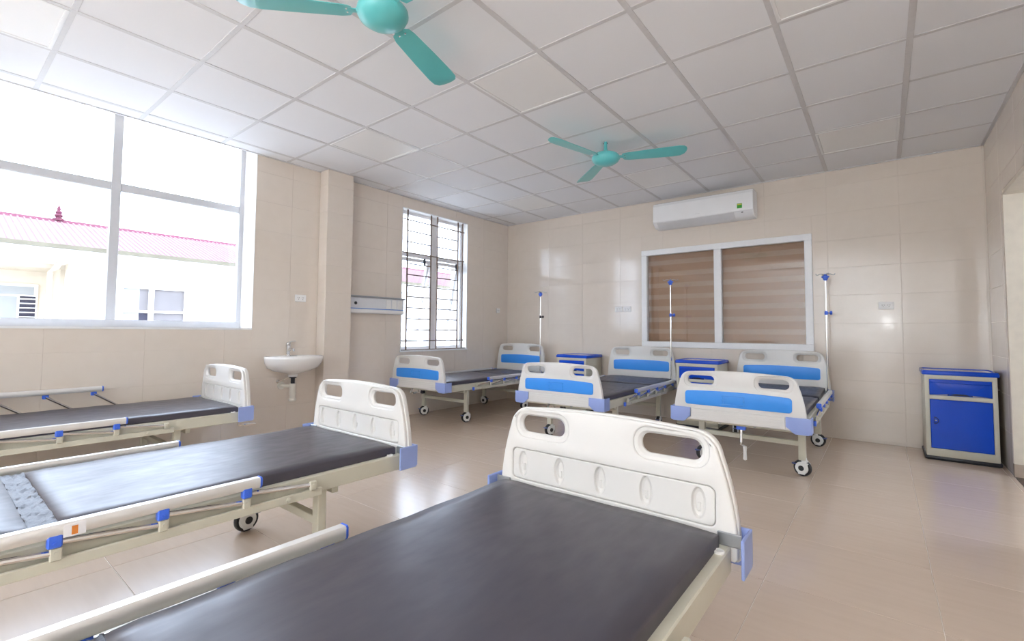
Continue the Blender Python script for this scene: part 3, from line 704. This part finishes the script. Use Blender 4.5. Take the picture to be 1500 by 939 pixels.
# ------------------------------------------------------------------ IV poles in the bed head sockets
def iv_pole(label, x, y, knob, top=1.66, rz=0.0):
    t = thing('iv_pole', label, 'IV pole', (x, y, 0.462), rz, 'IV poles on the back row beds')
    h = top - 0.462
    add('lower_tube', G().cyl((0, 0, 0), (0, 0, 0.835), .0095, n=12), 'chrome', t)
    add('upper_tube', G().cyl((0, 0, 0.835), (0, 0, h), .0065, n=12), 'chrome', t)
    kn = add('height_knob', G().lathe([(.013, -.02), (.015, -.012), (.015, .012), (.011, .02)], (0, 0, .835), 14).lathe([(.006, .012), (.006, .03), (.018, .032), (.020, .046), (.016, .052)], (0, 0, .835), 12, 'x'), knob, t)
    hub = add('hook_hub', G().lathe([(.010, -.035), (.018, -.03), (.024, -.008), (.024, .01), (.014, .02), (.010, .03)], (0, 0, h), 16).bbox(-.034, .034, -.012, .012, -.006, .010, .004, 1, ) , 'clamp_blue', t)
    hub.location = (0, 0, 0)
    for v in hub.data.vertices:
        if abs(v.co.z) < 0.05: v.co.z += h
    for k in range(4):
        a = k * PI / 2 + 0.4
        pts = [(0, 0, h + .015)] + [((.02 + .012 * q) * math.cos(a), (.02 + .012 * q) * math.sin(a), h + z) for q, z in ((0, .03), (2, .034), (4, .020), (5, .022), (5.6, .036))]
        add('hook', G().tube(pts, .0034, 6), 'steel_grey', t)
    return t
iv_pole('chrome IV pole with blue knob at the bed under the inner window', 4.186, 5.290, 'clamp_blue', 1.665)
iv_pole('chrome IV pole with blue knob at the bed between the nightstands', 2.610, 5.226, 'clamp_blue', 1.70)
iv_pole('chrome IV pole with black knob at the bed in the barred window corner', 0.730, 5.152, 'black_plastic', 1.63)

# ------------------------------------------------------------------ nightstands
def nightstand(label, x, y, rz=0.0):
    """origin at the front-left foot corner; front faces -y"""
    w, d, h = 0.465, 0.43, 0.77
    t = thing('nightstand', label, 'nightstand', (x, y, 0), rz, 'blue and cream bedside cabinets')
    add('base', G().bbox(-.006, w + .006, -.014, d, 0.004, .036, .010, 2).box(.01, w - .01, .0, d - .01, 0, .01), 'black_plastic', t)
    bd = add('body', G().bbox(.006, w - .006, 0.006, d, .034, .735, .006, 1), 'frame_cream', t)
    add('side_rail_bar', G().tube([(w - .006, .06, .625), (w + .012, .07, .628), (w + .012, .34, .628), (w - .006, .35, .625)], .004, 6), 'frame_cream', bd)
    tp = add('top', G().bbox(-.008, w + .008, -.010, d + .004, .733, .764, .007, 2), 'night_blue', t)
    add('top_rim', G().fill([rrect(w / 2, d / 2, w / 2 + .006, d / 2 + .004, .02, 3), rrect(w / 2, d / 2, w / 2 - .012, d / 2 - .014, .02, 3)], .012, .003, lambda a, b, c: (a, b, c + .766), 1), 'night_blue', tp)
    add('tray', G().box(.014, w - .014, .016, d - .016, .760, .7662).mesh(smooth=False), 'night_top', tp)
    ff = add('front_frame', G().fill([rrect(w / 2, .384, w / 2 - .006, .350, .006, 2), rrect(w / 2, .628, w / 2 - .036, .070, .004, 2), rrect(w / 2, .312, w / 2 - .036, .212, .004, 2)], .016, .003, lambda a, b, c: (a, -c + .002, b), 1), 'frame_cream', t)
    dr = add('drawer', G().fill([rrect(w / 2, .628, w / 2 - .038, .068, .004, 2), [(w / 2 - .075, .557), (w / 2 + .075, .557), (w / 2 + .058, .570), (w / 2 + .03, .577), (w / 2 - .03, .577), (w / 2 - .058, .570)]], .014, .003, lambda a, b, c: (a, -c + .004, b), 1), 'night_blue', t)
    dr.data.materials.clear(); dr.data.materials.append(MATS['night_blue'])
    add('drawer_lip', G().bbox(.042, w - .042, -.012, -.002, .664, .676, .003, 1), 'night_blue', dr)
    add('grip_recess', G().box(w / 2 - .078, w / 2 + .078, .004, .010, .556, .580).mesh(smooth=False), 'black_plastic', dr)
    do = add('door', G().bbox(.038, w - .038, -.004, .010, .102, .522, .004, 1), 'night_blue', t)
    arc = [(.062 + .030 * math.sin(PI * k / 12), .340 + .030 * math.cos(PI * k / 12)) for k in range(13)]
    arci = [(.064 + .024 * math.sin(PI * k / 12), .340 + .024 * math.cos(PI * k / 12)) for k in range(13)]
    add('door_pull', G().fill([arc, arci], .010, .002, lambda a, b, c: (a, c - .006, b), 1), 'black_plastic', do)
    add('lock', G().lathe([(.001, -.009), (.006, -.008), (.007, -.003)], (.074, 0, .340), 10, 'y'), 'steel_grey', do)
    return t
nightstand('blue and cream nightstand between the corner bed and the middle bed', 1.085, 5.045)
nightstand('blue and cream nightstand beneath the inner window frame beside an IV pole', 2.735, 5.035)
nightstand('blue and cream nightstand standing alone in the corner by the doorway', 4.905, 5.062)

# ------------------------------------------------------------------ air conditioner
def ac():
    x0, x1 = 2.372, 3.528; z0, z1 = 2.405, 2.722; d = 0.225
    t = thing('air_conditioner', 'white split air conditioner high on the wall above the inner window', 'air conditioner', ((x0 + x1) / 2, YB, z0))
    hw = (x1 - x0) / 2; H = z1 - z0
    prof = [(0, 0.02), (0, H), (-d + .045, H), (-d + .014, H - .012), (-d, H - .045), (-d - .003, .085), (-d + .006, .060), (-d + .05, .018), (-d + .10, 0.0), (-.02, 0.0)]
    n = len(prof)
    def ring(x, k): 
        cy = sum(p[0] for p in prof) / n; cz = sum(p[1] for p in prof) / n
        return [(x, cy + (p[0] - cy) * k if p[0] < -.01 else p[0], cz + (p[1] - cz) * k) for p in prof]
    g = G().loft([ring(-hw, .955), ring(-hw + .006, .985), ring(-hw + .018, 1), ring(hw - .018, 1), ring(hw - .006, .985), ring(hw, .955)])
    add('body', g.mesh('body', ang=28), 'ac_white', t)
    fp = [(-d + .020, H - .012), (-d - .003, H - .045), (-d - .007, .088), (-d - .003, .072)]
    g2 = G().loft([[(x, y, z) for y, z in fp] + [(x, y + .012, z - (.004 if k else .002)) for k, (y, z) in enumerate(reversed(fp))] for x in (-hw + .003, hw - .003)])
    add('front_panel', g2.mesh('front_panel', ang=28), 'ac_white', t)
    fl_ = [(-d + .000, .066), (-d + .050, .016), (-d + .096, -.002)]
    add('air_flap', G().loft([[(x, y - .003, z - .001) for y, z in fl_] + [(x, y + .006, z + .004) for y, z in reversed(fl_)] for x in (-hw + .05, hw - .20)]).mesh('air_flap', ang=28), 'ac_grey', t)
    add('display', G().bbox(hw - .125, hw - .105, -d + .008, -d + .02, .050, .066, .002, 1), 'black_plastic', t)
    lb = add('energy_label', G().box(hw - .165, hw - .112, -d - .0095, -d - .0065, .100, .155).mesh(smooth=False), 'label_green', t)
    add('label_band', G().box(hw - .161, hw - .116, -d - .0105, -d - .009, .138, .149).mesh(smooth=False), 'label_yellow', lb)
    add('name_strip', G().box(-.055, .0, -d - .0085, -d - .005, .105, .110).mesh(smooth=False), 'ac_grey', t)
    add('top_grille', G().box(-hw + .06, hw - .06, -d + .06, -.03, H, H + .002).mesh(smooth=False), 'ac_grey', t)
ac()

# ------------------------------------------------------------------ ceiling fans
def fan(label, x, y, a0):
    z = 2.665
    t = thing('ceiling_fan', label, 'ceiling fan', (x, y, z), a0, 'teal three-blade ceiling fans')
    add('motor_housing', G().lathe([(.004, -.066), (.045, -.062), (.085, -.050), (.114, -.030), (.126, -.006), (.124, .012), (.108, .032), (.080, .044), (.045, .050), (.004, .051)], (0, 0, 0), 36).mesh(ang=60), 'fan_teal', t)
    add('down_rod', G().lathe([(.034, .046), (.024, .066), (.015, .085), (.013, ZC - z - .004)], (0, 0, 0), 18).mesh(ang=60), 'fan_teal', t)
    add('rod_pin', G().cyl((-.02, 0, ZC - z - .016), (.02, 0, ZC - z - .016), .004, n=8), 'black_plastic', t)
    for k in range(3):
        a = 2 * PI * k / 3
        arm = add('blade_arm', cached('farm', lambda: G().bbox(.105, .20, -.020, .020, -.002, .004, .002, 1).bbox(.095, .125, -.026, .026, -.014, .012, .004, 1).mesh()), 'fan_teal', t, rot=(rd(-11), 0, a))
        o = []
        for s in (1, -1):
            q = [(.145, .0), (.148, .030), (.160, .050), (.20, .060), (.40, .071), (.58, .078), (.64, .075), (.675, .058), (.692, .029), (.697, 0)]
            o += [(r_, s * w) for r_, w in (q if s == 1 else list(reversed(q))[1:-1])]
        def bl():
            g = G().fill([o], .005, .002, lambda X, Y, Z: (X, Y, Z + .004 - 2.2 * Y * Y), 1)
            return g.mesh('blade', ang=50)
        bld = add('blade', cached('fblade', bl), 'fan_teal', t, rot=(rd(-11), 0, a))
        add('blade_screw', cached('fscr', lambda: G().lathe([(.001, -.006), (.005, -.005), (.006, 0)], (.172, .018, 0), 8).lathe([(.001, -.006), (.005, -.005), (.006, 0)], (.172, -.018, 0), 8).mesh()), 'chrome', bld)
fan('teal ceiling fan over the front row of beds, nearest the big window', 2.715, 0.915, rd(108))
fan('teal ceiling fan over the back row of beds, in front of the air conditioner', 2.692, 3.36, rd(18))

# ------------------------------------------------------------------ wash basin
def basin():
    yc = 1.895
    t = thing('wash_basin', 'white ceramic wall-hung wash basin with chrome tap by the column', 'sink', (XL, yc, 0.0))
    def ring(hw, dep, z, x0=0.0, n=36):
        out = []
        for k in range(n):
            a = 2 * PI * k / n
            c, s_ = math.cos(a), math.sin(a)
            y = hw * (abs(s_) ** .85) * (1 if s_ >= 0 else -1)
            x = x0 + (dep if c > 0 else 0.0) * (abs(c) ** .9) if c > 0 else x0
            out.append((max(x, 0.0), y, z))
        return out
    def ell(hw, dx, xc, z, n=36, flat=0.0):
        return [(max(xc + dx * math.cos(2 * PI * k / n), flat), hw * math.sin(2 * PI * k / n), z) for k in range(n)]
    rings = [ell(.045, .045, .16, .640), ell(.095, .085, .155, .658), ell(.180, .160, .15, .678), ell(.240, .205, .16, .710), ell(.268, .228, .172, .755), ell(.279, .240, .180, .800), ell(.279, .240, .180, .816), ell(.272, .234, .180, .824),
             ell(.235, .165, .215, .818, flat=.06), ell(.205, .140, .215, .795, flat=.06), ell(.15, .105, .21, .745, flat=.06), ell(.07, .06, .20, .712, flat=.06), ell(.02, .02, .20, .706, flat=.06)]
    add('bowl', G().loft(rings).mesh('bowl', ang=50), 'ceramic', t)
    add('back_ledge', G().bbox(.0, .075, -.20, .20, .700, .8215, .012, 2), 'ceramic', t)
    add('waste_neck', G().lathe([(.044, .618), (.048, .640), (.052, .664)], (.16, 0, 0), 20), 'ceramic', t)
    tp = add('tap', G().lathe([(.026, .820), (.026, .828), (.020, .836), (.020, .905), (.023, .912), (.023, .948), (.014, .960), (.004, .962)], (.045, 0, 0), 18), 'chrome', t)
    add('spout', G().tube([(.05, 0, .872), (.10, .005, .892), (.140, .008, .888), (.148, .008, .870)], [.013, .012, .011, .010], 12), 'chrome', tp)
    add('lever', G().tube([(.045, 0, .955), (.065, .030, .968), (.080, .060, .972)], [.009, .007, .006], 10), 'chrome', tp)
    tr = add('bottle_trap', G().lathe([(.030, .375), (.036, .380), (.036, .395), (.028, .402), (.026, .43), (.029, .44), (.029, .535), (.033, .540), (.033, .548), (.018, .550)], (.16, 0, 0), 18), 'pvc_white', t)
    add('tail_pipe', G().cyl((.16, 0, .545), (.16, 0, .625), .020, n=16).cyl((.16, 0, .604), (.16, 0, .619), .034, n=16), 'black_plastic', tr)
    add('waste_arm', G().tube([(.16, 0, .520), (.10, -.012, .520), (.0, -.04, .520)], .017, 12).lathe([(.040, .0), (.038, .010), (.020, .016)], (0, -.04, .520), 18, 'x'), 'pvc_white', tr)
    add('supply_hose', G().tube([(.0, -.075, .565), (.04, -.075, .566), (.075, -.05, .585), (.10, -.01, .605), (.08, .0, .66), (.05, 0, .72)], .007, 8).lathe([(.020, 0), (.018, .008), (.009, .014), (.009, .03)], (0, -.075, .565), 12, 'x'), 'chrome', t)
basin()

# ------------------------------------------------------------------ bed-head service unit, sockets
def head_unit():
    y0, y1 = COLM[1] + .004, 3.338; L = y1 - y0
    t = thing('service_panel', 'long white and grey bed-head service panel with sockets and blue stripe', 'service panel', (XL, y0, 1.285))
    add('housing', G().bbox(0, .070, 0, L, .0, .190, .006, 1), 'head_unit', t)
    add('top_shelf', G().bbox(0, .092, -.0, L + .012, .184, .204, .005, 1), 'steel_grey', t)
    add('blue_stripe', G().box(.0695, .072, .004, L - .004, .050, .059).mesh(smooth=False), 'stripe_blue', t)
    add('lower_cover', G().bbox(.0, .078, .0, L, .004, .044, .008, 2), 'socket_white', t)
    for k in range(3):
        s = add('socket', G().bbox(.068, .076, -.034, .034, -.055, .055, .003, 1), 'socket_white', t, loc=(0, L - .235 + .085 * k, .118))
        for dz in (-.022, .022):
            for (dy, ww, hh) in ((-.010, .003, .008), (.010, .003, .008), (0, .004, .003)):
                add('socket_slot', G().box(.0755, .0765, dy - ww / 2, dy + ww / 2, dz - hh / 2 - (.012 if dy == 0 else 0), dz + hh / 2 - (.012 if dy == 0 else 0)).mesh(smooth=False), 'ac_grey', s)
    add('gas_outlet', G().lathe([(.018, .068), (.018, .076), (.010, .078), (.009, .072)], (0, .115, .115), 16, 'x'), 'black_plastic', t)
head_unit()
def wall_socket(label, loc, rz, w=.120, h=.074):
    """plate facing local +x; rz turns it"""
    t = thing('wall_socket', label, 'socket', loc, rz, 'white twin wall sockets')
    pl = add('face_plate', G().bbox(0, .010, -w / 2, w / 2, -h / 2, h / 2, .003, 1), 'socket_white', t)
    for s in (-1, 1):
        yy = s * w * .19
        mo = add('outlet', G().bbox(.009, .0115, yy - w * .16, yy + w * .16, -.023, .023, .001, 1), 'socket_white', pl)
        for (dy, dz, ww, hh) in ((-.008, .006, .004, .009), (.008, .006, .004, .009), (0, -.010, .006, .006)):
            add('slot', G().box(.011, .0122, yy + dy - ww / 2, yy + dy + ww / 2, dz - hh / 2, dz + hh / 2).mesh(smooth=False), 'black_plastic', mo)
wall_socket('white twin socket above the wash basin', (XL, 2.030, 1.418), 0)
wall_socket('white socket in the room corner past the barred window', (XL, 5.270, 1.412), 0, .085)
wall_socket('white twin socket of a joined pair, the one farther from the inner window', (1.792, YB, 1.398), -PI / 2, .112)
wall_socket('white twin socket of a joined pair, the one closer to the inner window', (1.914, YB, 1.398), -PI / 2, .112)
wall_socket('white twin socket on the wall above the lone corner nightstand', (4.667, YB, 1.368), -PI / 2)

# ------------------------------------------------------------------ outside: building across the yard, ground
struct('ground', G().box(-40, XL - .4, -30, 40, -0.6, -0.45).mesh(smooth=False), 'ground_concrete', 'pale concrete yard outside the windows', 'ground')
def building():
    t = thing('building', 'low white building with a red corrugated roof across the yard', 'building', (-8.0, 1.5, -0.45))
    B = lambda name, m, x0, x1, y0, y1, z0, z1, par=t: add(name, G().box(x0 + 8, x1 + 8, y0 - 1.5, y1 - 1.5, z0 + .45, z1 + .45).mesh(smooth=False), m, par)
    wy = 1.46
    fw_ = add('wall', wall_base('x', 0, .0 - .25, wy - 1.5, 14, 0, 2.80, [(2.16 - 1.5, 3.38 - 1.5, .9 + .45, 2.00 + .45)]), 'ext_white', t)
    B('back_wall', 'ext_cream', -9.45, -9.2, -14, wy, -.45, 2.35)
    B('return_wall', 'ext_cream', -9.2, -8.25, wy - .2, wy, -.45, 2.35)
    B('fascia_beam', 'ext_white', -8.3, -7.62, -14, 15.5, 2.34, 2.60)
    B('gutter', 'ext_concrete', -7.75, -7.56, -14, 15.5, 2.60, 2.675)
    B('pillar', 'ext_cream', -8.05, -7.72, 1.30, wy + .02, -.45, 2.34)
    B('soffit', 'ext_cream', -9.3, -8.2, -14, wy, 2.26, 2.34)
    # corrugated roof sheet rising to the ridge
    pitch, n = 0.10, int(29.5 / 0.10)
    prof = []
    for k in range(n):
        y = -14 + k * pitch
        prof += [(y, 0), (y + .06, 0), (y + .07, .022), (y + .09, .022)]
    g = G()
    e, r = [(-7.60, y, 2.66 + h) for y, h in prof], [(-10.2, y, 3.535 + h) for y, h in prof]
    g.loft([[(x + 8, y - 1.5, z + .45) for x, y, z in q] for q in (e, r)], False, False, closed=False)
    b2 = [(-12.8, y, 2.66 + h) for y, h in prof]
    g.loft([[(x + 8, y - 1.5, z + .45) for x, y, z in q] for q in (r, b2)], False, False, closed=False)
    rf = add('roof', g.mesh('roof', smooth=False), 'roof_red', t)
    add('ridge_cap', G().loft([[(-2.32, y, 3.945), (-2.2, y, 4.035), (-2.08, y, 3.945)] for y in (-15.5, 14)]).mesh(smooth=False), 'ridge_red', rf)
    add('finial', G().lathe([(.10, 4.0), (.10, 4.05), (.05, 4.07), (.085, 4.12), (.05, 4.16), (.065, 4.20), (.03, 4.24), (.035, 4.28), (.004, 4.38)], (-2.2, -.06, 0), 12), 'ridge_red', rf)
    add('drainpipe', G().tube([(.28, -.33, 2.78), (.20, -.36, 2.70), (-.10, -.40, 2.62), (-.12, -.40, 0.0)], .045, 10), 'ext_cream', t)
    # framed window in the flush wall
    w = B('window', 'ext_white', -8.10, -7.985, 2.16, 3.38, 1.95, 2.01)
    B('frame_bar', 'ext_white', -8.10, -7.985, 2.16, 2.21, .9, 1.95, w); B('frame_bar', 'ext_white', -8.10, -7.985, 2.66, 2.75, .9, 1.95, w); B('frame_bar', 'ext_white', -8.10, -7.985, 3.33, 3.38, .9, 1.95, w)
    B('frame_bar', 'ext_white', -8.09, -7.99, 2.21, 3.33, 1.43, 1.48, w)
    B('pane', 'ext_light_pane', -8.06, -8.05, 2.21, 2.50, 1.48, 1.95, w); B('pane', 'ext_pane', -8.06, -8.05, 2.50, 2.66, 1.48, 1.95, w); B('pane', 'ext_pane', -8.06, -8.05, 2.75, 3.33, 1.48, 1.95, w)
    B('pane', 'ext_light_pane', -8.06, -8.05, 2.21, 2.50, .9, 1.43, w); B('pane', 'ext_dark', -8.06, -8.05, 2.50, 2.66, .9, 1.43, w); B('pane', 'ext_pane', -8.06, -8.05, 2.75, 3.33, .9, 1.43, w)
    # glazed door with a louvre in the recessed veranda wall
    d = B('door', 'ext_white', -9.2, -9.15, -.2, 1.06, -.45, 1.98)
    B('pane', 'ext_light_pane', -9.15, -9.14, .46, 1.00, 1.76, 1.93, d); B('pane', 'ext_light_pane', -9.15, -9.14, .46, .76, .6, 1.72, d)
    B('louvre_back', 'ext_dark', -9.15, -9.145, .80, 1.03, 1.0, 1.73, d)
    for k in range(8): B('louvre_slat', 'ext_white', -9.145, -9.10, .80, 1.03, 1.02 + .092 * k, 1.04 + .092 * k, d)
building()
